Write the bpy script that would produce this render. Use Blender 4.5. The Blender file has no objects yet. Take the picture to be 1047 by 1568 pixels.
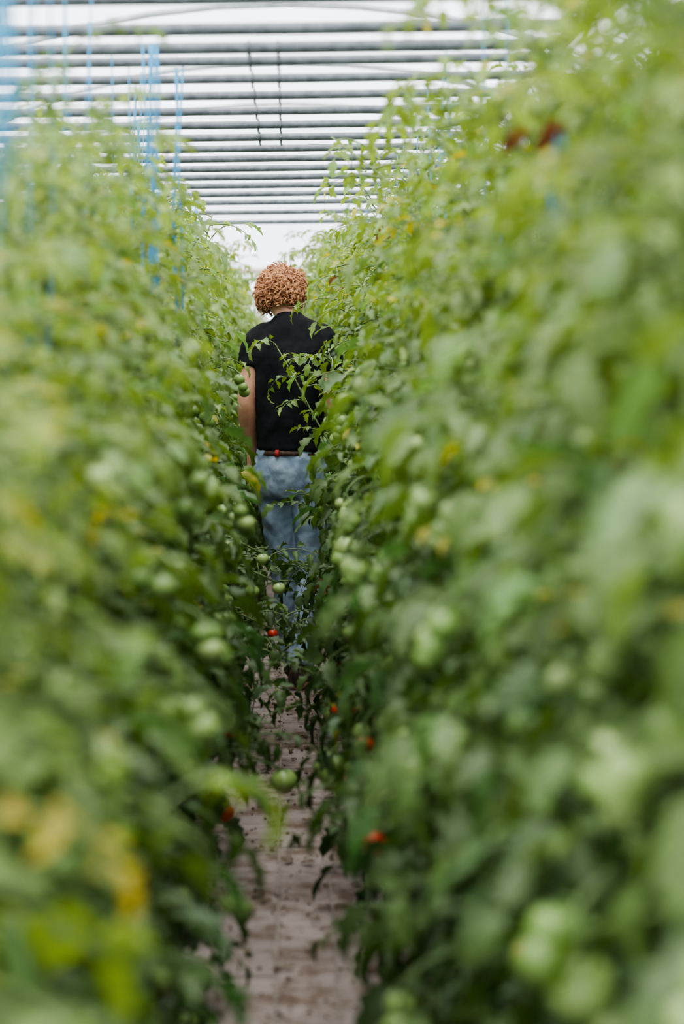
import bpy, math, random
import numpy as np
from mathutils import Vector, Matrix, noise as mnoise

random.seed(7); rng=np.random.default_rng(11)
scene=bpy.context.scene
COL=scene.collection

# ------------------------------------------------------------------ materials
def new_mat(name):
    m=bpy.data.materials.new(name); m.use_nodes=True
    nt=m.node_tree; nt.nodes.clear()
    out=nt.nodes.new('ShaderNodeOutputMaterial')
    return m,nt,out
def N(nt,t,**kw):
    n=nt.nodes.new(t)
    for k,v in kw.items(): setattr(n,k,v)
    return n
def simple_mat(name,c1,c2=None,scale=20,rough=.6,metal=0,bump=0,bscale=None,spec=.5,detail=4):
    m,nt,out=new_mat(name)
    b=N(nt,'ShaderNodeBsdfPrincipled')
    b.inputs['Roughness'].default_value=rough; b.inputs['Metallic'].default_value=metal
    b.inputs['Specular IOR Level'].default_value=spec
    tc=N(nt,'ShaderNodeTexCoord')
    nz=N(nt,'ShaderNodeTexNoise'); nz.inputs['Scale'].default_value=scale; nz.inputs['Detail'].default_value=detail
    nt.links.new(tc.outputs['Object'],nz.inputs['Vector'])
    r=N(nt,'ShaderNodeValToRGB')
    r.color_ramp.elements[0].position=.35; r.color_ramp.elements[1].position=.65
    r.color_ramp.elements[0].color=(*c1,1); r.color_ramp.elements[1].color=(*(c2 or c1),1)
    nt.links.new(nz.outputs['Fac'],r.inputs['Fac']); nt.links.new(r.outputs['Color'],b.inputs['Base Color'])
    if bump:
        n2=N(nt,'ShaderNodeTexNoise'); n2.inputs['Scale'].default_value=bscale or scale; n2.inputs['Detail'].default_value=6
        nt.links.new(tc.outputs['Object'],n2.inputs['Vector'])
        bp=N(nt,'ShaderNodeBump'); bp.inputs['Strength'].default_value=bump; bp.inputs['Distance'].default_value=.01
        nt.links.new(n2.outputs['Fac'],bp.inputs['Height']); nt.links.new(bp.outputs['Normal'],b.inputs['Normal'])
    nt.links.new(b.outputs[0],out.inputs[0])
    return m

def leaf_mat():
    m,nt,out=new_mat('tomato_leaf')
    at=N(nt,'ShaderNodeAttribute',attribute_name='tint')
    tc=N(nt,'ShaderNodeTexCoord')
    nz=N(nt,'ShaderNodeTexNoise'); nz.inputs['Scale'].default_value=35; nz.inputs['Detail'].default_value=3
    nt.links.new(tc.outputs['Object'],nz.inputs['Vector'])
    hsv=N(nt,'ShaderNodeHueSaturation')
    mr=N(nt,'ShaderNodeMapRange'); mr.inputs['From Min'].default_value=.3; mr.inputs['From Max'].default_value=.7
    mr.inputs['To Min'].default_value=.75; mr.inputs['To Max'].default_value=1.25
    nt.links.new(nz.outputs['Fac'],mr.inputs['Value']); nt.links.new(mr.outputs[0],hsv.inputs['Value'])
    nt.links.new(at.outputs['Color'],hsv.inputs['Color'])
    geo=N(nt,'ShaderNodeNewGeometry')
    mix=N(nt,'ShaderNodeMix',data_type='RGBA'); 
    sc=N(nt,'ShaderNodeMath',operation='MULTIPLY'); sc.inputs[1].default_value=.22
    nt.links.new(geo.outputs['Backfacing'],sc.inputs[0]); nt.links.new(sc.outputs[0],mix.inputs['Factor'])
    nt.links.new(hsv.outputs['Color'],mix.inputs['A']); mix.inputs['B'].default_value=(.20,.28,.13,1)
    b=N(nt,'ShaderNodeBsdfPrincipled'); b.inputs['Roughness'].default_value=.45; b.inputs['Specular IOR Level'].default_value=.38
    nt.links.new(mix.outputs['Result'],b.inputs['Base Color'])
    tr=N(nt,'ShaderNodeBsdfTranslucent')
    h2=N(nt,'ShaderNodeHueSaturation'); h2.inputs['Saturation'].default_value=1.15; h2.inputs['Value'].default_value=1.6
    h2.inputs['Hue'].default_value=.485
    nt.links.new(hsv.outputs['Color'],h2.inputs['Color']); nt.links.new(h2.outputs['Color'],tr.inputs['Color'])
    ms=N(nt,'ShaderNodeMixShader'); ms.inputs[0].default_value=.33
    nt.links.new(b.outputs[0],ms.inputs[1]); nt.links.new(tr.outputs[0],ms.inputs[2]); nt.links.new(ms.outputs[0],out.inputs[0])
    return m
def tint_mat(name,rough,spec=.5,coat=0):
    m,nt,out=new_mat(name)
    at=N(nt,'ShaderNodeAttribute',attribute_name='tint')
    tc=N(nt,'ShaderNodeTexCoord'); nz=N(nt,'ShaderNodeTexNoise'); nz.inputs['Scale'].default_value=25
    nt.links.new(tc.outputs['Object'],nz.inputs['Vector'])
    mr=N(nt,'ShaderNodeMapRange'); mr.inputs['From Min'].default_value=.3; mr.inputs['From Max'].default_value=.7
    mr.inputs['To Min'].default_value=.85; mr.inputs['To Max'].default_value=1.15
    hsv=N(nt,'ShaderNodeHueSaturation')
    nt.links.new(nz.outputs['Fac'],mr.inputs['Value']); nt.links.new(mr.outputs[0],hsv.inputs['Value'])
    nt.links.new(at.outputs['Color'],hsv.inputs['Color'])
    b=N(nt,'ShaderNodeBsdfPrincipled'); b.inputs['Roughness'].default_value=rough; b.inputs['Specular IOR Level'].default_value=spec
    b.inputs['Coat Weight'].default_value=coat
    nt.links.new(hsv.outputs['Color'],b.inputs['Base Color']); nt.links.new(b.outputs[0],out.inputs[0])
    return m
M_LEAF=leaf_mat(); M_STEM=tint_mat('tomato_stem',.6); M_FRUIT=tint_mat('tomato_skin',.32,.4,.05)
M_STEEL=simple_mat('galvanised_steel',(.085,.095,.105),(.15,.165,.18),scale=30,rough=.5,metal=.2)
M_HOOP=simple_mat('painted_hoop_steel',(.30,.32,.34),(.45,.47,.48),scale=12,rough=.5)
M_TWINE=simple_mat('blue_twine',(.03,.22,.40),(.06,.32,.52),scale=60,rough=.7)
M_SOIL=simple_mat('soil',(.07,.05,.035),(.16,.12,.09),scale=14,rough=.95,bump=.6,bscale=40)
M_SAND=simple_mat('jointing_sand',(.24,.20,.17),(.36,.31,.27),scale=50,rough=.95,bump=.4,bscale=120)
M_SHIRT=simple_mat('black_cotton',(.008,.008,.010),(.016,.016,.019),scale=9,rough=.9,bump=.25,bscale=30,spec=.15)
M_JEAN=simple_mat('blue_denim',(.22,.30,.41),(.38,.47,.59),scale=16,rough=.85,bump=.5,bscale=24,spec=.2,detail=6)
M_SKIN=simple_mat('skin',(.58,.29,.19),(.66,.36,.25),scale=30,rough=.5,bump=.05,bscale=120)
M_HAIR=simple_mat('ginger_hair',(.22,.088,.042),(.52,.265,.135),scale=22,rough=.6,spec=.3)
M_BELT=simple_mat('brown_belt',(.06,.03,.02),(.10,.05,.03),scale=40,rough=.6)
M_TAG=simple_mat('red_cloth',(.30,.02,.02),(.38,.03,.03),scale=40,rough=.8)
M_SHOE=simple_mat('brown_leather',(.05,.03,.02),(.09,.06,.04),scale=40,rough=.6)
M_EYE=simple_mat('eye_white',(.8,.78,.75),rough=.2); M_IRIS=simple_mat('iris',(.05,.09,.12),rough=.2)
M_LIP=simple_mat('lips',(.45,.18,.14),rough=.4)
M_DOOR=simple_mat('door_timber',(.36,.30,.24),(.45,.38,.31),scale=20,rough=.7)

def paver_mat():
    m,nt,out=new_mat('worn_pavers')
    tc=N(nt,'ShaderNodeTexCoord')
    b=N(nt,'ShaderNodeBsdfPrincipled'); b.inputs['Roughness'].default_value=.9
    at=N(nt,'ShaderNodeAttribute',attribute_name='tint')
    n1=N(nt,'ShaderNodeTexNoise'); n1.inputs['Scale'].default_value=6; n1.inputs['Detail'].default_value=9; n1.inputs['Roughness'].default_value=.75
    nt.links.new(tc.outputs['Object'],n1.inputs['Vector'])
    r=N(nt,'ShaderNodeValToRGB'); r.color_ramp.elements[0].position=.40; r.color_ramp.elements[1].position=.54
    nt.links.new(n1.outputs['Fac'],r.inputs['Fac'])
    r2=N(nt,'ShaderNodeMix',data_type='RGBA',blend_type='MIX')
    nt.links.new(r.outputs['Color'],r2.inputs['Factor'])
    r2.inputs['A'].default_value=(.15,.095,.068,1)
    nt.links.new(at.outputs['Color'],r2.inputs['B'])
    n3=N(nt,'ShaderNodeTexNoise'); n3.inputs['Scale'].default_value=60; n3.inputs['Detail'].default_value=5
    nt.links.new(tc.outputs['Object'],n3.inputs['Vector'])
    bp=N(nt,'ShaderNodeBump'); bp.inputs['Strength'].default_value=.5; bp.inputs['Distance'].default_value=.006
    nt.links.new(n3.outputs['Fac'],bp.inputs['Height']); nt.links.new(bp.outputs['Normal'],b.inputs['Normal'])
    nt.links.new(r2.outputs['Result'],b.inputs['Base Color']); nt.links.new(b.outputs[0],out.inputs[0])
    return m
M_PAVER=paver_mat()

def film_mat():
    m,nt,out=new_mat('greenhouse_film')
    tc=N(nt,'ShaderNodeTexCoord'); nz=N(nt,'ShaderNodeTexNoise'); nz.inputs['Scale'].default_value=1.5
    nt.links.new(tc.outputs['Object'],nz.inputs['Vector'])
    r=N(nt,'ShaderNodeValToRGB'); r.color_ramp.elements[0].color=(.82,.85,.89,1); r.color_ramp.elements[1].color=(.93,.94,.96,1)
    nt.links.new(nz.outputs['Fac'],r.inputs['Fac'])
    t=N(nt,'ShaderNodeBsdfTransparent'); tl=N(nt,'ShaderNodeBsdfTranslucent')
    nt.links.new(r.outputs['Color'],t.inputs['Color']); nt.links.new(r.outputs['Color'],tl.inputs['Color'])
    ms=N(nt,'ShaderNodeMixShader'); ms.inputs[0].default_value=.3
    nt.links.new(t.outputs[0],ms.inputs[1]); nt.links.new(tl.outputs[0],ms.inputs[2]); nt.links.new(ms.outputs[0],out.inputs[0])
    return m
M_FILM=film_mat()

# ------------------------------------------------------------------ mesh builder
class B:
    def __init__(s): s.v=[];s.f=[];s.m=[];s.c=[];s.n=0
    def add(s,verts,faces,mi=0,col=(1,1,1)):
        verts=np.asarray(verts,float); s.v.append(verts)
        o=s.n; s.f.extend([tuple(i+o for i in f) for f in faces]); s.m.extend([mi]*len(faces))
        c=np.ones((len(verts),4)); 
        c[:,:3]=np.asarray(col); s.c.append(c); s.n+=len(verts)
    def mesh(s,name,mats,smooth=True):
        me=bpy.data.meshes.new(name)
        V=np.concatenate(s.v); me.from_pydata(V.tolist(),[],s.f)
        for m in mats: me.materials.append(m)
        me.polygons.foreach_set('material_index',s.m)
        me.polygons.foreach_set('use_smooth',[smooth]*len(s.f))
        a=me.color_attributes.new('tint','FLOAT_COLOR','POINT')
        a.data.foreach_set('color',np.concatenate(s.c).ravel())
        me.update(); return me
def obj(name,data,parent=None,loc=(0,0,0)):
    o=bpy.data.objects.new(name,data); COL.objects.link(o); o.location=loc
    if parent: o.parent=parent
    return o
def empty(name,loc=(0,0,0)):
    o=bpy.data.objects.new(name,None); COL.objects.link(o); o.location=loc; o.empty_display_size=.2; return o

def tube(b,pts,rad,seg=6,mi=0,col=(1,1,1),cap=True):
    P=np.asarray(pts,float); n=len(P)
    rad=np.asarray(rad,float)
    if rad.ndim==0: rad=np.full((n,2),float(rad))
    elif rad.ndim==1: rad=np.stack([rad,rad],1)
    T=np.gradient(P,axis=0); T/=np.linalg.norm(T,axis=1)[:,None]+1e-9
    up=np.array([0,1.,0]) if abs(T[0][1])<.8 else np.array([1.,0,0])
    x=np.cross(up,T[0]); x/=np.linalg.norm(x)
    vs=[]
    a=np.linspace(0,2*math.pi,seg,endpoint=False); ca,sa=np.cos(a),np.sin(a)
    for i in range(n):
        x=x-T[i]*np.dot(x,T[i]); x/=np.linalg.norm(x)+1e-9; y=np.cross(T[i],x)
        vs.append(P[i]+np.outer(ca*rad[i,0],x)+np.outer(sa*rad[i,1],y))
    V=np.concatenate(vs); F=[]
    for i in range(n-1):
        for j in range(seg):
            k=(j+1)%seg; F.append((i*seg+j,i*seg+k,(i+1)*seg+k,(i+1)*seg+j))
    if cap:
        F.append(tuple(range(seg))[::-1]); F.append(tuple((n-1)*seg+j for j in range(seg)))
    b.add(V,F,mi,col)

# ------------------------------------------------------------------ foliage
TT=np.array([0,.10,.24,.34,.48,.58,.74,.86,1.0]); WW=np.array([.012,.15,.27,.19,.27,.17,.17,.06,.004])
SW=np.array([0,.02,.05,.0,.05,.0,.05,.02,0])
LF=[]
for i in range(8):
    LF.append((i*3,i*3+1,i*3+4,i*3+3)); LF.append((i*3+1,i*3+2,i*3+5,i*3+4))
def leaflet(b,base,d,up,L,col,bend,fold,wid=1.):
    bb=max(bend,.05)
    X=np.sin(bb*TT)/bb; Z=-(1-np.cos(bb*TT))/bb
    ph=rng.uniform(0,6.28)
    W=WW*wid
    rip=.05*np.sin(TT*14+ph)
    l=np.zeros((9,3,3))
    for k,s in ((0,-1),(1,0),(2,1)):
        l[:,k,0]=X+(SW if s else 0); l[:,k,1]=s*W; l[:,k,2]=Z+abs(s)*(W*fold+rip*(W>.05)*s)
    l=l.reshape(-1,3)*L
    d=d/np.linalg.norm(d); s=np.cross(up,d); s/=np.linalg.norm(s)+1e-9; u=np.cross(d,s)
    V=base+l[:,:1]*d+l[:,1:2]*s+l[:,2:3]*u
    b.add(V,LF,0,col)
def rot(v,ax,a):
    ax=ax/np.linalg.norm(ax); return v*math.cos(a)+np.cross(ax,v)*math.sin(a)+ax*np.dot(ax,v)*(1-math.cos(a))
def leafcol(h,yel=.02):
    lo=np.array([.024,.056,.018]); md=np.array([.074,.135,.032]); hi=np.array([.190,.265,.058])  # older low leaves are darker; lo also has depth shade painted in
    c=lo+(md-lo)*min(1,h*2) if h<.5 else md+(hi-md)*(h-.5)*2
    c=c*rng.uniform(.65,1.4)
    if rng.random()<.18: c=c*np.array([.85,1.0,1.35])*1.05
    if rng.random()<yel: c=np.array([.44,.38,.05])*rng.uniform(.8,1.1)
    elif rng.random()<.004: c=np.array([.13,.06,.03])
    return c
def comp_leaf(b,base,az,e0,L,h,droop=1.3,yel=.02,npair=3,col=None,curl=1.):
    n=7; P=[np.array(base,float)]; D=[]
    az0=az; daz=rng.uniform(-.5,.5)
    for i in range(n):
        t=i/(n-1); e=e0-droop*t; a=az0+daz*t
        d=np.array([math.cos(a)*math.cos(e),math.sin(a)*math.cos(e),math.sin(e)]); D.append(d)
        if i<n-1: P.append(P[-1]+d*L/(n-1))
    stemc=np.array([.14,.20,.07])*rng.uniform(.8,1.2)
    tube(b,P,np.linspace(.003,.0012,n),4,1,stemc,cap=False)
    allyel=rng.random()<yel*.40
    def lc():
        if col is not None: return np.array(col)*rng.uniform(.85,1.15)
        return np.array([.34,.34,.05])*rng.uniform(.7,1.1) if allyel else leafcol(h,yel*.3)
    roll=rng.uniform(-.5,.5)
    for k in range(npair):
        t=.30+.60*k/max(1,npair-1)*.9
        fi=t*(n-1); i=min(int(fi),n-2); p=P[i]+(P[i+1]-P[i])*(fi-i); d=D[i]
        up=np.array([0,0,1.])-d*d[2]; up/=np.linalg.norm(up)+1e-6; up=rot(up,d,roll)
        for s in (-1,1):
            dd=rot(d,up,s*rng.uniform(.8,1.25)); dd=rot(dd,d,rng.uniform(-.35,.35))
            sz=L*rng.uniform(.22,.34)*(1-.15*abs(k-1))
            bs=p+dd*.012
            leaflet(b,bs,dd,rot(up,dd,rng.uniform(-.6,.6)),sz,lc(),rng.uniform(.3,1.6)*curl,rng.uniform(.1,1.0),rng.uniform(.75,1.1))
        if rng.random()<.5:
            dd=rot(d,up,rng.choice([-1,1])*1.3)
            leaflet(b,p+d*L*.07,dd,up,L*.11,lc(),.5,.3)
    d=D[-1]; up=np.array([0,0,1.])-d*d[2]; up/=np.linalg.norm(up)+1e-6
    leaflet(b,P[-1],d,rot(up,d,rng.uniform(-.5,.5)),L*rng.uniform(.30,.40),lc(),rng.uniform(.4,1.5)*curl,rng.uniform(.1,.8))

def fruit(b,c,r,col):
    nu,nv=12,8; V=[];F=[]
    for i in range(nv+1):
        th=math.pi*i/nv
        for j in range(nu):
            ph=2*math.pi*j/nu; rr=math.sin(th)*(1+.035*math.cos(5*ph)*math.cos(th))
            z=math.cos(th)*.86; 
            if i==0: z=.74
            V.append((c[0]+r*rr*math.cos(ph),c[1]+r*rr*math.sin(ph),c[2]+r*z))
    for i in range(nv):
        for j in range(nu):
            k=(j+1)%nu; F.append((i*nu+j,(i+1)*nu+j,(i+1)*nu+k,i*nu+k))
    b.add(V,F,2,col)
    for q in range(5):
        a=q*1.257+rng.uniform(-.2,.2); d=np.array([math.cos(a),math.sin(a),.25])
        leaflet(b,np.array(c)+np.array([0,0,r*.78]),d,np.array([0,0,1.]),r*.9,(.09,.17,.05),1.,.1,.5)
GREEN=[(.235,.345,.105),(.19,.30,.085),(.29,.39,.14),(.155,.26,.065)]
RED=[(.48,.045,.02),(.46,.08,.03)]; ORG=[(.48,.18,.06),(.40,.22,.07)]
def pick(l): return np.array(l[rng.integers(len(l))])*rng.uniform(.9,1.1)
def truss(b,base,az,n,r,ripe):
    p=np.array(base,float); pts=[p.copy()]
    L=.13
    for i in range(6):
        e=.3-i*.33; p=p+np.array([math.cos(az)*math.cos(e),math.sin(az)*math.cos(e),math.sin(e)])*L/5; pts.append(p.copy())
    tube(b,pts,.003,5,1,(.13,.2,.07))
    for k in range(n):
        i=6-k//2 if k<6 else 2; q=pts[max(1,i-(k%2))]; s=-1 if k%2 else 1
        c=q+np.array([-math.sin(az)*s*r*.95,math.cos(az)*s*r*.95,-r*.9-.006*(k%3)])
        tube(b,[q,(q+c)/2+np.array([0,0,r*.6]),c+np.array([0,0,r*.75])],.002,4,1,(.13,.2,.07))
        u=rng.random(); col=pick(GREEN)
        if u<ripe: col=pick(RED)
        elif u<ripe*1.4: col=pick(ORG)
        fruit(b,c,r*rng.uniform(.8,1.1),col)

def gen_plant(idx,H,nleaf):
    b=B(); nst=2; stems=[]
    for s in range(nst):
        a=rng.uniform(0,6.28); off=np.array([math.cos(a),math.sin(a),0])*.05
        n=16; pts=[]
        ph=rng.uniform(0,6.28,2)
        for i in range(n):
            t=i/(n-1); hh=H*(1 if s==0 else rng.uniform(.9,.92))*t
            pts.append(off*(1+.6*math.sin(t*3))+np.array([.035*math.sin(t*7+ph[0]),.035*math.sin(t*6+ph[1]),hh]))
        pts=np.array(pts); pts-= np.array([0,0,.02])
        tube(b,pts,np.linspace(.009,.003,n),6,1,(.15,.21,.08)); stems.append(pts)
    for k in range(nleaf):
        t=(.05+.95*((k+rng.uniform(0,1))/nleaf)); st=stems[k%2]; fi=t*15; i=min(int(fi),14)
        p=st[i]+(st[i+1]-st[i])*(fi-i)
        az=k*2.4+rng.uniform(-.5,.5)
        L=rng.uniform(.20,.30)*float(np.interp(t,[0,.12,.2,.45,.62,1],[.8,1.0,1.12,1.12,1.0,.55]))
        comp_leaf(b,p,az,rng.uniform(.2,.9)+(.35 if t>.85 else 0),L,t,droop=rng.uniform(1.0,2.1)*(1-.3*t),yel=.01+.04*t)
    for k in range(9):
        t=rng.uniform(.35,.97); st=stems[k%2]; i=int(t*15); p=st[i]; az=rng.uniform(0,6.28)
        q=[p.copy()]
        for j in range(5):
            e=.5+.12*j; p=p+np.array([math.cos(az)*math.cos(e),math.sin(az)*math.cos(e),math.sin(e)])*.042; q.append(p.copy())
        tube(b,q,np.linspace(.004,.002,6),5,1,(.16,.23,.08))
        for j in range(1,6):
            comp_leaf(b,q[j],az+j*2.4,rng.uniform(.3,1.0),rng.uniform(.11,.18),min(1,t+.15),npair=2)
    for k in range(13):
        t=.10+.62*(k+rng.uniform(0,1))/13; st=stems[k%2]; i=int(t*15); az=k*2.1+rng.uniform(-.3,.3)
        rr=rng.uniform(.10,.16)
        pp=st[i]+np.array([math.cos(az),math.sin(az),0])*rr
        tube(b,[st[i],pp],.003,5,1,(.13,.2,.07))
        truss(b,pp,az,int(rng.integers(2,6)),rng.uniform(.020,.030),.08 if t<.36 else 0)
    for k in range(4):
        t=rng.uniform(.6,1); st=stems[k%2]; i=int(t*15); az=rng.uniform(0,6.28)
        e=st[i]+np.array([math.cos(az)*.15,math.sin(az)*.15,.02]); tube(b,[st[i],(st[i]+e)/2+np.array([0,0,.02]),e],.002,4,1,(.15,.24,.08))
        for f in range(3):
            c=e+rng.uniform(-.025,.025,3)
            for q in range(5):
                a=q*1.257; leaflet(b,c,np.array([math.cos(a),math.sin(a),-.3]),np.array([0,0,1.]),.016,(.72,.60,.04),.5,0,.8)
    return b.mesh('tomato_plant_mesh_%d'%idx,[M_LEAF,M_STEM,M_FRUIT])

VH=1.9
variants=[gen_plant(i,VH,112) for i in range(8)]

rowL=empty('tomato_plant_row'); rowR=empty('tomato_plant_row'); rowL2=empty('tomato_plant_row'); rowR2=empty('tomato_plant_row')
def lh(y):
    return float(np.interp(y,[1.2,2.6,3.5,4.3,6,9,22],[1.42,1.53,1.63,1.76,1.88,1.95,1.97]))
def rh(y):
    return float(np.interp(y,[1.2,3,5,8,14,22],[1.94,1.94,1.95,1.98,2.02,2.0]))
stemsL=[];stemsR=[]
def plantrow(par,xc,hf,y0,y1,dy,tag,store,lean=0,wob=.025):
    y=y0;i=0
    while y<y1:
        me=variants[random.randrange(8)]
        x=xc(y)+random.uniform(-wob,wob)
        o=obj(f'{tag}_plant_{i+1}',me,par,(x,y,0.0))
        h=hf(y)*random.uniform(.96,1.04)
        o.scale=(1,1,h/VH)
        ln=lean(y) if callable(lean) else lean
        o.rotation_euler=(Matrix.Rotation(ln+random.uniform(-.015,.015),4,'Y')@Matrix.Rotation(random.uniform(0,6.28),4,'Z')).to_euler()
        store.append((x,y,h)); y+=dy*random.uniform(.9,1.1); i+=1
plantrow(rowL,lambda y:float(np.interp(y,[1.2,5,7,8,10.5,11.5],[-.46,-.435,-.46,-.515,-.525,-.46])),lh,1.55,21,.26,'left',stemsL,lambda y:-.015)
plantrow(rowR,lambda y:float(np.interp(y,[1.2,4,7,10.3,11.5,21],[.49,.455,.445,.445,.42,.41])),rh,1.55,21,.26,'right',stemsR,lambda y:float(np.interp(y,[4,8,10.5,12,22],[.03,.01,0,-.05,-.05])))
plantrow(rowR,lambda y:.88,lambda y:2.12,1.9,9,.27,'right_inner',[],.02)
plantrow(rowL2,lambda y:-1.25,lambda y:1.80 if y>7 else 1.60,2.5,21,.42,'outer_left',[],0)
plantrow(rowR2,lambda y:1.35,lambda y:2.12,2.5,21,.38,'outer_right',[],0)

def sprig(pts,leafL,nl,h,rad=.004,col=None):
    pts=np.array(pts,float); n=14
    t=np.linspace(0,1,len(pts)); tt=np.linspace(0,1,n)
    P=np.stack([np.interp(tt,t,pts[:,k]) for k in range(3)],1)
    for _ in range(2): P[1:-1]=(P[:-2]+P[1:-1]*2+P[2:])/4
    b=B(); tube(b,P,np.linspace(rad,rad*.5,n),6,1,(.2,.28,.1))
    for k in range(nl):
        f=(k+.6)/nl*(n-1); i=min(int(f),n-2); p=P[i]+(P[i+1]-P[i])*(f-i)
        az=k*2.4+rng.uniform(-.4,.4) 
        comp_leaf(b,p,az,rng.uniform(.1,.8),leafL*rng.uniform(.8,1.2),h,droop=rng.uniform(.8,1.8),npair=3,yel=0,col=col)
    return b.mesh('sprig_mesh',[M_LEAF,M_STEM,M_FRUIT])
S=[([(.36,9.2,.85),(.18,9.25,1.00),(.10,9.25,1.14),(.02,9.25,1.30),(-.05,9.25,1.42)],.15,13,.85,rowR),
([(.40,8.6,1.3),(.26,8.6,1.45),(.20,8.6,1.55),(.17,8.6,1.70)],.16,14,.85,rowR),
([(.40,9.0,1.0),(.26,9.0,1.15),(.18,9.0,1.25),(.15,9.0,1.40)],.17,14,.75,rowR),
([(.36,12.6,1.5),(.2,12.6,1.7),(.14,12.6,1.85),(.08,12.6,1.95)],.16,14,.95,rowR),
([(-.4,9.0,1.55),(-.32,9.0,1.75),(-.28,9.0,1.90)],.17,10,.95,rowL),
([(.45,7.3,1.7),(.3,7.3,1.9),(.13,7.3,2.03)],.18,9,.9,rowR),
([(.48,5.6,1.6),(.36,5.6,1.85),(.25,5.6,2.0)],.18,9,.9,rowR),
([(-.50,4.2,1.6),(-.42,4.2,1.75),(-.38,4.2,1.90)],.17,9,.6,rowL),
([(-.42,8.6,.50),(-.22,8.6,.66),(-.10,8.6,.66),(-.03,8.6,.60)],.20,18,.35,rowL),
([(-.42,8.3,.35),(-.22,8.3,.48),(-.10,8.3,.50),(-.02,8.3,.44)],.20,18,.3,rowL),
([(-.42,7.9,.25),(-.22,7.9,.42),(-.08,7.9,.42),(.0,7.9,.36)],.18,16,.3,rowL),
([(.42,8.9,.45),(.22,8.9,.60),(.12,8.9,.60),(.06,8.9,.52)],.20,18,.35,rowR),
([(.42,9.1,.70),(.24,9.1,.82),(.15,9.1,.82),(.10,9.1,.75)],.18,14,.45,rowR),
([(.42,8.5,.28),(.22,8.5,.42),(.12,8.5,.42),(.05,8.5,.36)],.20,18,.3,rowR),
([(-.42,7.6,.22),(-.25,7.6,.34),(-.16,7.6,.34),(-.10,7.6,.28)],.20,12,.25,rowL),
([(.42,7.2,.25),(.25,7.2,.40),(.14,7.2,.38),(.10,7.2,.3)],.20,14,.3,rowR),
([(-.42,6.1,.35),(-.25,6.1,.47),(-.12,6.1,.45),(-.05,6.05,.38)],.15,10,.3,rowL),
([(.42,5.4,.20),(.30,5.4,.38),(.19,5.4,.36),(.15,5.4,.25)],.20,14,.3,rowR),
([(.46,4.9,.12),(.32,4.9,.26),(.24,4.9,.24),(.19,4.9,.15)],.18,14,.3,rowR),
([(-.46,5.0,.12),(-.32,5.0,.26),(-.24,5.0,.24),(-.20,5.0,.15)],.15,14,.3,rowL),
]
for k,(p,l,nl,h,par) in enumerate(S): obj('sprig_over_aisle_%d'%(k+1),sprig(p,l,nl,h),par)
obj('young_shoot',sprig([(-.42,2.5,.80),(-.25,2.5,.92),(-.14,2.5,.90),(-.08,2.5,.84)],.15,5,.95,col=(.17,.27,.03)),rowL)
b=B()
comp_leaf(b,(-.27,1.85,1.0),.1,.3,.15,.8,col=(.46,.36,.05))
comp_leaf(b,(-.30,1.9,.9),.4,.3,.2,.8,col=(.20,.29,.035))
obj('yellowing_leaf',b.mesh('yl',[M_LEAF,M_STEM,M_FRUIT]),rowL)

fr=[ # x,y,z,r,kind
(-.01,6.0,.31,.034,'g'),
(.24,4.8,.47,.032,'g'),(.23,4.8,.365,.030,'g'),(.205,4.3,.46,.024,'g'),
(.27,5.2,1.10,.028,'g'),(.26,4.8,1.18,.028,'g'),(.24,7.1,1.155,.028,'g'),(.24,7.1,1.05,.026,'g'),
(.165,8.2,1.09,.025,'g'),(.15,8.0,.95,.022,'g'),(.22,8.0,1.01,.024,'g'),(.21,4.1,.78,.022,'g'),(.14,8.2,1.15,.02,'g'),
(.31,3.2,1.16,.024,'g'),(.36,3.2,1.06,.026,'g'),(.38,3.1,1.24,.028,'g'),(.30,3.1,.89,.024,'g'),
(-.26,7.8,.92,.026,'g'),(-.21,7.8,.865,.032,'g'),(-.085,8.15,.685,.022,'g'),(-.22,8.0,.59,.03,'g'),(-.12,8.1,.58,.026,'g'),(-.03,8.0,.6,.022,'g'),
(-.26,3.3,1.19,.022,'g'),(-.24,3.6,.59,.026,'g'),(-.18,3.5,.46,.022,'g'),(-.31,3.2,.78,.022,'g'),(-.26,3.3,.70,.022,'g'),(-.19,4.2,.42,.022,'g'),
(.185,8.3,.665,.018,'r'),(.125,8.0,.59,.021,'o'),(.145,6.8,.37,.024,'r'),(.175,6.8,.375,.021,'r'),
(.215,5.1,.43,.022,'r'),(.185,5.0,.345,.029,'o'),(.39,2.9,.84,.020,'r'),(.29,2.9,.64,.022,'o2'),(-.05,8.0,.45,.018,'r'),(-.15,6.5,.48,.022,'r'),(.18,4.8,.22,.02,'r'),(.16,7.6,.20,.02,'r'),
(-.16,6.4,.43,.022,'o')]
for k,(x,y,z,r,kd) in enumerate(fr):
    b=B(); col={'g':pick(GREEN)*1.2,'r':np.array([.52,.04,.018]),'o':np.array([.42,.14,.05]),'o2':np.array([.50,.13,.035])}[kd]
    fruit(b,(0,0,0),r,col)
    sx=.46 if x>.01 else -.46
    tube(b,[(0,0,r*.75),(.25*(sx-x),0,r*.75+.05),(.6*(sx-x),0,.06),(sx-x,.02,.02)],.0035,5,1,(.10,.16,.055))
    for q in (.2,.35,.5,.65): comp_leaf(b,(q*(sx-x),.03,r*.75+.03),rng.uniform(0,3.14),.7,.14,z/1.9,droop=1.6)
    obj('ripening_tomato_%d'%(k+1),b.mesh('tom',[M_LEAF,M_STEM,M_FRUIT]),rowR if sx>0 else rowL,(x,y,z))

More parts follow.
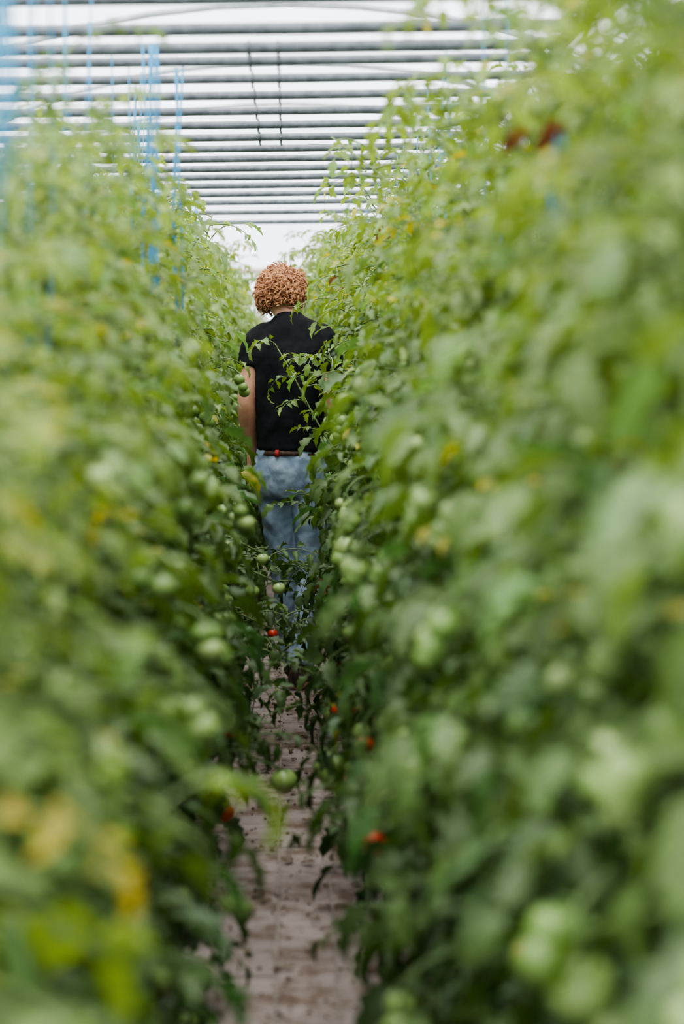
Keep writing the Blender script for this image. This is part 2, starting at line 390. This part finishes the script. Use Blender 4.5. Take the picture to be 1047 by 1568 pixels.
# ------------------------------------------------------------------ trellis pipes
PH=2.15
frame=empty('trellis_pipe_frame')
ys=[.9,1.35,1.8,2.25,2.7,3.15,3.6,4.05,4.5,4.9,5.30,5.80,6.15,6.42,6.82,7.25,7.7,8.15,8.6,9.05,9.5,9.98,10.45,10.95,11.5,12.1,12.9,13.8]
b=B()
for i,y in enumerate(ys):
    r=.0155 if y<6.2 else .0132
    tube(b,[(-1.62,y,PH-.014),(-.5,y,PH-.006),(0,y,PH),(.70,y,PH+.010)],r,14)
obj('cross_pipes',b.mesh('cross_pipes',[M_STEEL]),frame)
b=B()
tube(b,[(.70,.7,PH+.012),(.70,14,PH+.012)],.015,14); tube(b,[(-1.62,.7,PH-.014),(-1.62,14,PH-.014)],.015,14)
for x in (.70,-1.62):
    for y in (.9,4.05,7.25,10.45,13.8): tube(b,[(x,y,-.05),(x,y,PH)],.02,12)
for y in (5.7,): tube(b,[(.70,y,PH+.01),(.60,y,PH+.16),(.45,y,PH+.26)],.013,10)
obj('rails_and_posts',b.mesh('rails',[M_STEEL]),frame)
b=B()
for x in (-.10,-.025):
    for y in ys[12:19]:
        a=np.linspace(-2.2,2.6,9)
        pts=[(x,y+.015*math.sin(t),PH+.015*math.cos(t)) for t in a]+[(x,y+.010,PH-.022),(x+.003,y,PH-.028)]
        tube(b,pts,.004,5)
obj('wire_hooks',b.mesh('hooks',[M_STEEL]),frame)

def twine(stems,name,par,prob):
    b=B()
    for (x,y,h) in stems:
        if y>14 or y<2.9: continue
        if random.random()<.35: continue
        dx=random.uniform(-.05,.05); dy=random.uniform(-.05,.05); ph=random.uniform(0,6)
        pts=[(x+dx*t*1.0+.01*math.sin(ph+t*9),y+dy*t+.01*math.cos(ph+t*8),PH*t) for t in np.linspace(0,1,10)]
        tube(b,pts,.0017,4)
        if random.random()<prob and y>4:
            for s in range(3):
                q0=np.array([x+random.uniform(-.02,.02),y+random.uniform(-.03,.03),PH]); ln=random.uniform(.3,.6)
                pts=[q0+np.array([.012*math.sin(s+t*7),.012*math.cos(s*2+t*5),-ln*t]) for t in np.linspace(0,1,8)]
                pts+= [pts[-1]+np.array([.012,0,.02]),pts[-1]+np.array([.018,0,ln*.4])]
                tube(b,pts,.0022,4)
    obj(name,b.mesh(name,[M_TWINE]),par)
twine(stemsL,'support_twine_left',rowL,.10); twine([s for s in stemsR if s[1]>5],'support_twine_right',rowR,0)
b=B()
for (x,y,z1,z2,n) in [(-.335,6.0,2.14,1.45,6),(-.31,2.75,2.14,1.5,2),(-.35,3.0,2.14,1.55,3),(-.30,6.5,2.14,1.35,3),(.40,3.7,1.70,1.5,2)]:
    for s in range(n):
        dx,dy=random.uniform(-.022,.022),random.uniform(-.03,.03)
        pts=[(x+dx+.006*math.sin(s+t*8),y+dy,z1+(z2-z1)*t*random.uniform(.9,1)) for t in np.linspace(0,1,7)]
        tube(b,pts,.0026,4)
obj('twine_bundles',b.mesh('tb',[M_TWINE]),rowL)

# ------------------------------------------------------------------ ground
b=B(); b.add([(-3.6,-3,0),(3.6,-3,0),(3.6,24.5,0),(-3.6,24.5,0)],[(0,1,2,3)],0)
obj('floor',b.mesh('floor',[M_SOIL],False))
b=B()
bw,bl,g=.132,.215,.005
b.add([(-.43,.3,.0145),(.51,.3,.0145),(.51,22,.0145),(-.43,22,.0145)],[(0,1,2,3)],1)
for c in range(-3,4):
    y=.4+(c%2)*bl*.5; x0=-.022+c*bw
    while y<21.7:
        x1,y1=x0+bw-g,y+bl-g; zt=.018+random.uniform(-.002,.003); bev=.004
        tl=[random.uniform(-.0015,.0015) for _ in range(4)]
        V=[(x0,y,-.02),(x1,y,-.02),(x1,y1,-.02),(x0,y1,-.02),(x0,y,zt-bev),(x1,y,zt-bev),(x1,y1,zt-bev),(x0,y1,zt-bev),
           (x0+bev,y+bev,zt+tl[0]),(x1-bev,y+bev,zt+tl[1]),(x1-bev,y1-bev,zt+tl[2]),(x0+bev,y1-bev,zt+tl[3])]
        F=[(0,1,5,4),(1,2,6,5),(2,3,7,6),(3,0,4,7),(4,5,9,8),(5,6,10,9),(6,7,11,10),(7,4,8,11),(8,9,10,11)]
        k=random.uniform(.85,1.12); 
        b.add(V,F,0,(.37*k,.305*k,.28*k)); y+=bl
obj('paved_path',b.mesh('paved_path',[M_PAVER,M_SAND],False))
b=B()
for i in range(900):
    x=random.gauss(0,.16); y=random.uniform(3,16); s=random.uniform(.002,.007)
    if abs(x)>.42: continue
    V=np.array([(1,0,0),(-1,0,0),(0,1,0),(0,-1,0),(0,0,1),(0,0,-.5)])*s*rng.uniform(.6,1.4,(6,1))+np.array([x,y,.021+s*.3])
    b.add(V,[(0,2,4),(2,1,4),(1,3,4),(3,0,4),(2,0,5),(1,2,5),(3,1,5),(0,3,5)],1,(.12,.075,.05) if random.random()<.8 else (.3,.24,.16))
for i in range(160):
    x=random.gauss(0,.17); y=random.uniform(3.5,14)
    a=random.uniform(0,6.28); leaflet(b,np.array([x,y,.026]),np.array([math.cos(a),math.sin(a),.1]),np.array([0,0,1.]),random.uniform(.02,.05),(.15,.09,.05),.5,.4)
obj('dry_leaf_litter',b.mesh('litter',[M_LEAF,M_STEM]))

# ------------------------------------------------------------------ greenhouse shell
HW,HR,SH=3.5,3.7,1.7
def arch(t):
    a=math.pi*t; return (-HW*math.cos(a),SH+(HR-SH)*math.sin(a))
prof=[(-HW,0)]+[arch(t) for t in np.linspace(0,1,25)]+[(HW,0)]
Y0,Y1=-3.0,24.0
V=[]
for y in (Y0,Y1):
    for p in prof: V.append((p[0],y,p[1]))
n=len(prof)
roofF=[(i,i+1,n+i+1,n+i) for i in range(1,n-2)]
b=B(); b.add(V,roofF,0); obj('ceiling',b.mesh('ceiling',[M_FILM]))
b=B(); b.add([(-HW,Y0,0),(-HW,Y1,0),(-HW,Y1,SH),(-HW,Y0,SH)],[(0,1,2,3)]); obj('wall_left',b.mesh('wl',[M_FILM]))
b=B(); b.add([(HW,Y0,0),(HW,Y1,0),(HW,Y1,SH),(HW,Y0,SH)],[(0,1,2,3)]); obj('wall_right',b.mesh('wr',[M_FILM]))
b=B(); b.add([(p[0],Y1,p[1]) for p in prof],[tuple(range(n))]); obj('wall_back',b.mesh('wb',[M_FILM],False))
b=B(); b.add([(p[0],Y0,p[1]) for p in prof],[tuple(range(n))]); obj('wall_front',b.mesh('wf',[M_FILM],False))
b=B()
for y in np.arange(-2.5,24,3.0):
    tube(b,[(p[0]*.985,y,p[1]*.985 if p[1]>0 else -.03) for p in prof],.022,8)
for t in (.12,.88):
    x,z=arch(t); tube(b,[(x*.975,Y0+.1,z*.975),(x*.975,Y1-.1,z*.975)],.016,8)
obj('greenhouse_hoops',b.mesh('hoops',[M_HOOP]))
b=B()
for x in (-2.4,-1.2,-.26,.72,1.8,2.7):
    zt=SH+(HR-SH)*math.sqrt(1-(x/HW)**2)
    tube(b,[(x,Y1-.08,-.03),(x,Y1-.08,(2.25 if abs(x)<1 else zt-.05))],.03,4)
for z in (.9,2.25): 
    hw=HW*.97 if z<SH else HW*math.sqrt(1-((z-SH)/(HR-SH))**2)*.97
    tube(b,[(-hw,Y1-.08,z),(hw,Y1-.08,z)],.03,4)
obj('trim_1',b.mesh('trim',[M_DOOR],False))
b=B()
for x in np.arange(-2.6,-1.3,.085): tube(b,[(x,21.8,2.1),(x,21.8,2.98)],.016,6)
tube(b,[(-2.7,21.8,2.1),(-1.25,21.8,2.1)],.02,6)
tube(b,[(-2.7,21.8,2.1),(-2.7,21.8,-.03)],.02,6); tube(b,[(-1.25,21.8,2.1),(-1.25,21.8,-.03)],.02,6)
obj('slatted_vent_panel',b.mesh('vent',[M_HOOP]))

# ------------------------------------------------------------------ man
MX,MY=0.008,10.0
man=empty('man',(MX,MY,0.003)); man.rotation_euler=(0,0,math.radians(-18)); man.scale=(.915,.94,.985)
def finish(o,vox,sm=6,disp=None):
    r=o.modifiers.new('r','REMESH'); r.mode='VOXEL'; r.voxel_size=vox; r.use_smooth_shade=True
    s=o.modifiers.new('s','SMOOTH'); s.iterations=sm; s.factor=.6
    if disp:
        t=bpy.data.textures.new('folds','CLOUDS'); t.noise_scale=disp[0]; t.noise_depth=2
        d=o.modifiers.new('d','DISPLACE'); d.texture=t; d.strength=disp[1]; d.mid_level=disp[2] if len(disp)>2 else .5
def I(pts,n): 
    pts=np.array(pts,float); t=np.linspace(0,1,len(pts)); tt=np.linspace(0,1,n)
    Q=np.stack([np.interp(tt,t,pts[:,k]) for k in range(pts.shape[1])],1)
    for _ in range(2): Q[1:-1]=(Q[:-2]+2*Q[1:-1]+Q[2:])/4
    return Q
def limb(b,pts,n=20,seg=18):
    Q=I(pts,n); tube(b,Q[:,:3],Q[:,3],seg)
def torso(b,rows,n=26,seg=28):
    Q=I(rows,n); V=[];F=[]
    for q in Q:
        x,y,z,rx,ry=q
        for j in range(seg):
            a=2*math.pi*j/seg; c,s=math.cos(a),math.sin(a)
            V.append((x+rx*math.copysign(abs(c)**.85,c),y+ry*math.copysign(abs(s)**.85,s),z))
    for i in range(len(Q)-1):
        for j in range(seg):
            k=(j+1)%seg; F.append((i*seg+j,i*seg+k,(i+1)*seg+k,(i+1)*seg+j))
    F.append(tuple(range(seg))[::-1]); F.append(tuple((len(Q)-1)*seg+j for j in range(seg)))
    b.add(V,F)
shL=(-.165,.0,1.455); elL=(-.192,-.045,1.20); wrL=(-.205,.06,.99)
shR=(.165,.02,1.455); elR=(.20,.02,1.19); wrR=(.15,.20,1.06)
hipL=(-.085,0,.93); knL=(-.045,.07,.51); anL=(-.03,.16,.11)
hipR=(.09,0,.93); knR=(.105,.03,.50); anR=(.10,-.16,.13)
hc=np.array([-.045,.03,1.645])
b=B()
torso(b,[(0,0,.88,.13,.09),(0,0,1.0,.13,.085),(0,0,1.15,.125,.085),(0,0,1.33,.14,.090),(0,0,1.44,.135,.078),(0,.0,1.49,.09,.06),(0,.0,1.53,.055,.055)])
limb(b,[(0,-.005,1.44,.06),(-.005,.0,1.53,.056),(-.022,.01,1.58,.053),(-.043,.025,1.64,.055)])
for S_,E,W in ((shL,elL,wrL),(shR,elR,wrR)):
    m1=tuple((np.array(S_)+E)/2); m2=tuple((np.array(E)*.7+np.array(W)*.3))
    limb(b,[(*S_,.046),(*m1,.048),(*E,.043),(*m2,.045),(*W,.028)])
for Hh,K,A in ((hipL,knL,anL),(hipR,knR,anR)):
    limb(b,[(*Hh,.075),(*((np.array(Hh)+K)/2),.065),(*K,.05),(*((np.array(K)*.65+np.array(A)*.35)),.05),(*A,.034)])
def hand(b,W,dirn,side,fwd):
    W=np.array(W); d=np.array(dirn,float); d/=np.linalg.norm(d)
    f=np.array(fwd,float); f-=d*np.dot(f,d); f/=np.linalg.norm(f)
    nrm=np.cross(d,f)*side
    for k in range(4):
        o=(1.5-k)*.019
        tube(b,[W+f*o*.45,W+d*.04+f*o*.85,W+d*.088+f*o],[.015,.014,.0115],10)
    Ls=[.072,.082,.076,.058]
    for k in range(4):
        o=(1.5-k)*.020; p=W+d*.083+f*o; pts=[p]
        for j,fr_ in enumerate((.45,.32,.23)):
            a=.28+.28*j+.05*k; dd=d*math.cos(a)+nrm*math.sin(a); p=p+dd*Ls[k]*fr_; pts.append(p)
        tube(b,pts,[.0095,.0088,.0080,.0062],10)
    p=W+d*.025+f*.022
    t1=d*.6+f*.65+nrm*.35; t1/=np.linalg.norm(t1); t2=d*.9+f*.25+nrm*.4; t2/=np.linalg.norm(t2)
    tube(b,[W+d*.01+f*.008,p,p+t1*.035,p+t1*.035+t2*.028,p+t1*.035+t2*.048],[.013,.014,.0105,.0095,.007],10)
hand(b,wrL,(-.02,.12,-1),-1,(0,1,.15)); hand(b,wrR,(-.1,.5,-.6),1,(0,1,.3))
for A in (anL,anR): limb(b,[(A[0],A[1]-.03,.05,.035),(A[0],A[1]+.06,.05,.035),(A[0],A[1]+.16,.035,.025)])
Rh=Matrix.Rotation(math.radians(-12),3,'Z')@Matrix.Rotation(math.radians(-8),3,'X')@Matrix.Rotation(math.radians(-6),3,'Y')
Rn=np.array(Rh)
def H(p): return hc+Rn@np.array(p,float)
V=[];F=[];nu,nv=28,20
for i in range(nv+1):
    th=math.pi*i/nv
    for j in range(nu):
        ph=2*math.pi*j/nu; x=math.sin(th)*math.cos(ph);y=math.sin(th)*math.sin(ph);z=math.cos(th)
        jaw=max(0,-z); X=.074*x*(1-.22*jaw); Yy=.094*y*(1-.05*jaw) + (.016*jaw if y>0 else .02*jaw); Z=.112*z
        V.append(H((X,Yy,Z)))
for i in range(nv):
    for j in range(nu):
        k=(j+1)%nu; F.append((i*nu+j,(i+1)*nu+j,(i+1)*nu+k,i*nu+k))
b.add(V,F)
tube(b,[H((0,.086,.012)),H((0,.097,-.012)),H((0,.107,-.03)),H((0,.094,-.038))],[.009,.010,.013,.010],10)
tube(b,[H((-.045,.074,.028)),H((0,.090,.026)),H((.045,.074,.028))],[.008,.010,.008],8)
tube(b,[H((-.022,.066,-.092)),H((0,.074,-.095)),H((.022,.066,-.092))],[.016,.021,.016],10)
for s in (-1,1):
    tube(b,[H((s*.074,-.005,.022)),H((s*.084,-.018,.018)),H((s*.085,-.018,-.008)),H((s*.075,-.004,-.030))],[.008,.011,.010,.007],8)
o=obj('body',b.mesh('body',[M_SKIN]),man); finish(o,.0045,3)
b=B()
for s in (-1,1):
    for (off,r,mi) in (((s*.030,.0755,.006),.0125,0),((s*.030,.0835,.006),.0058,1)):
        c=H(off); V=[];F=[]
        for i in range(9):
            for j in range(12):
                th=math.pi*i/8;ph=2*math.pi*j/12; V.append(c+r*np.array([math.sin(th)*math.cos(ph),math.sin(th)*math.sin(ph),math.cos(th)]))
        for i in range(8):
            for j in range(12): k=(j+1)%12; F.append((i*12+j,(i+1)*12+j,(i+1)*12+k,i*12+k))
        b.add(V,F,mi)
tube(b,[H((-.024,.080,-.058)),H((0,.090,-.056)),H((.024,.080,-.058))],[.003,.007,.003],8,2)
obj('eyes_and_mouth',b.mesh('face',[M_EYE,M_IRIS,M_LIP]),man)
b=B()
torso(b,[(.005,0,.995,.160,.115),(0,0,1.06,.152,.110),(0,0,1.2,.150,.112),(0,0,1.34,.166,.118),(0,0,1.43,.165,.110),(0,0,1.485,.140,.090),(0,0,1.53,.100,.074),(-.004,0,1.56,.070,.064)])
for S_,E in ((shL,elL),(shR,elR)):
    S_=np.array(S_);E=np.array(E); m=S_+(E-S_)*.46; mid=S_*.5+m*.5
    limb(b,[(S_[0]*.45,S_[1],1.475,.068),(*S_,.060),(*mid,.062),(*m,.064)],n=12)
limb(b,[(0,0,1.50,.068),(-.008,.002,1.572,.062)],n=4)
o=obj('t_shirt',b.mesh('shirt',[M_SHIRT]),man); finish(o,.008,5,(.09,.020,.35))
b=B()
torso(b,[(0,0,.80,.13,.09),(0,0,.87,.165,.118),(0,0,.95,.162,.118),(0,0,1.02,.146,.102)],n=10)
for Hh,K,A in ((hipL,knL,anL),(hipR,knR,anR)):
    Hh,K,A=map(np.array,(Hh,K,A))
    limb(b,[(*Hh,.088),(*(Hh*.6+K*.4),.086),(*K,.068),(*(K*.5+A*.5),.064),(*(A+(0,0,-.02)),.062)],n=24)
o=obj('jeans',b.mesh('jeans',[M_JEAN]),man); finish(o,.008,4,(.06,.022))
b=B()
a=np.linspace(0,2*math.pi,33)
V=[];F=[]
for (zz,rx,ry) in ((.976,.158,.1135),(.978,.162,.1175),(1.000,.158,.1135),(1.002,.150,.106)):
    for t in a[:-1]: V.append((rx*math.cos(t),ry*math.sin(t),zz))
for i in range(3):
    for j in range(32): k=(j+1)%32; F.append((i*32+j,i*32+k,(i+1)*32+k,(i+1)*32+j))
b.add(V,F,0)
tube(b,[(-.02,-.118,1.00),(-.02,-.126,.99),(-.018,-.124,.972)],[(.010,.003)]*3,8,1)
obj('belt',b.mesh('belt',[M_BELT,M_TAG]),man)
b=B()
for A in (anL,anR):
    limb(b,[(A[0],A[1]-.055,.045,.038),(A[0],A[1],.06,.046),(A[0],A[1]+.07,.052,.047),(A[0],A[1]+.15,.042,.042),(A[0],A[1]+.20,.034,.026)],n=14)
    limb(b,[(A[0],A[1],.05,.045),(A[0],A[1],.13,.044)],n=5)
o=obj('boots',b.mesh('boots',[M_SHOE]),man); finish(o,.007,3); o.location.z=.018
b=B()
V=[];F=[];nu,nv=28,18
def lump(x,y,z): return 1+.16*mnoise.noise(Vector((x*2.6+3,y*2.6,z*2.6)))
for i in range(nv+1):
    th=math.pi*i/nv
    for j in range(nu):
        ph=2*math.pi*j/nu; x=math.sin(th)*math.cos(ph);y=math.sin(th)*math.sin(ph);z=math.cos(th)
        r=1.0 if (z>.25 or y<.25) else .80
        if z<-.45: r*=.8
        nn=lump(x,y,z)
        V.append(H((.096*x*r*nn,.102*y*r*nn-.006,.094*z*r*nn+.010)))
for i in range(nv):
    for j in range(nu): k=(j+1)%nu; F.append((i*nu+j,(i+1)*nu+j,(i+1)*nu+k,i*nu+k))
b.add(V,F)
cnt=0
while cnt<820:
    v=rng.normal(size=3); v/=np.linalg.norm(v)
    x,y,z=v
    if y>.35 and z<.3: continue
    if z<-.55: continue
    cnt+=1
    lp=lump(x,y,z)
    p0=np.array([.096*x*lp,.102*y*lp-.006,.094*z*lp+.010])
    down=np.array([0,0,-1.])-v*(-z)
    side=np.cross(v,[0,0,1.])*rng.choice([-1,1])
    fly=rng.random()<.16
    ax=v*(rng.uniform(.8,1.4) if fly else rng.uniform(0,.5))+down*rng.uniform(.2,1.)+side*rng.uniform(0,1)
    ax/=np.linalg.norm(ax)
    e1=np.cross(ax,v); e1/=np.linalg.norm(e1); e2=np.cross(ax,e1)
    L=rng.uniform(.035,.06); R=rng.uniform(.008,.014); tn=rng.uniform(1.0,1.8); ph=rng.uniform(0,6.28)
    pts=[]; of=rng.uniform(.004,.007)
    for t in np.linspace(0,1,16):
        a_=ph+t*tn*6.28; pts.append(H(p0+v*of+ax*L*(t-.3)+(e1*math.cos(a_)+e2*math.sin(a_))*R*(1-.3*t)))
    k_=.0018 if fly else .0036
    tube(b,pts,np.array([.5]+[1.]*12+[.8,.5,.2])*k_,5)
obj('curly_hair',b.mesh('hair',[M_HAIR]),man)

# ------------------------------------------------------------------ light
w=bpy.data.worlds.new('overcast_sky'); scene.world=w; w.use_nodes=True
nt=w.node_tree; nt.nodes.clear()
o_=N(nt,'ShaderNodeOutputWorld'); bg=N(nt,'ShaderNodeBackground'); tc=N(nt,'ShaderNodeTexCoord'); sp=N(nt,'ShaderNodeSeparateXYZ'); rp=N(nt,'ShaderNodeValToRGB')
nt.links.new(tc.outputs['Generated'],sp.inputs[0]); nt.links.new(sp.outputs['Z'],rp.inputs['Fac'])
rp.color_ramp.elements[0].color=(.76,.80,.89,1); rp.color_ramp.elements[1].color=(1,.995,.97,1); rp.color_ramp.elements[1].position=.6
nt.links.new(rp.outputs['Color'],bg.inputs['Color']); bg.inputs['Strength'].default_value=4.0
nt.links.new(bg.outputs[0],o_.inputs[0])
sl=bpy.data.lights.new('sun','SUN'); sl.energy=4; sl.angle=math.radians(60); sl.color=(1,.96,.88)
so=obj('sun',sl); so.location=(0,2,8); so.rotation_euler=(math.radians(12),math.radians(-10),0)

# ------------------------------------------------------------------ camera
cam=bpy.data.cameras.new('camera'); co=obj('camera',cam); co.location=(0,0,1.35); co.rotation_euler=(math.radians(90),0,0)
cam.sensor_fit='VERTICAL'; cam.sensor_height=36; cam.sensor_width=24; cam.lens=85
cam.shift_x=124/2349; cam.shift_y=-344.5/2349
cam.dof.use_dof=True; cam.dof.focus_distance=9.2; cam.dof.aperture_fstop=2.6; cam.clip_start=.05
scene.camera=co
scene.view_settings.view_transform='AgX'
scene.view_settings.look='AgX - Medium High Contrast'
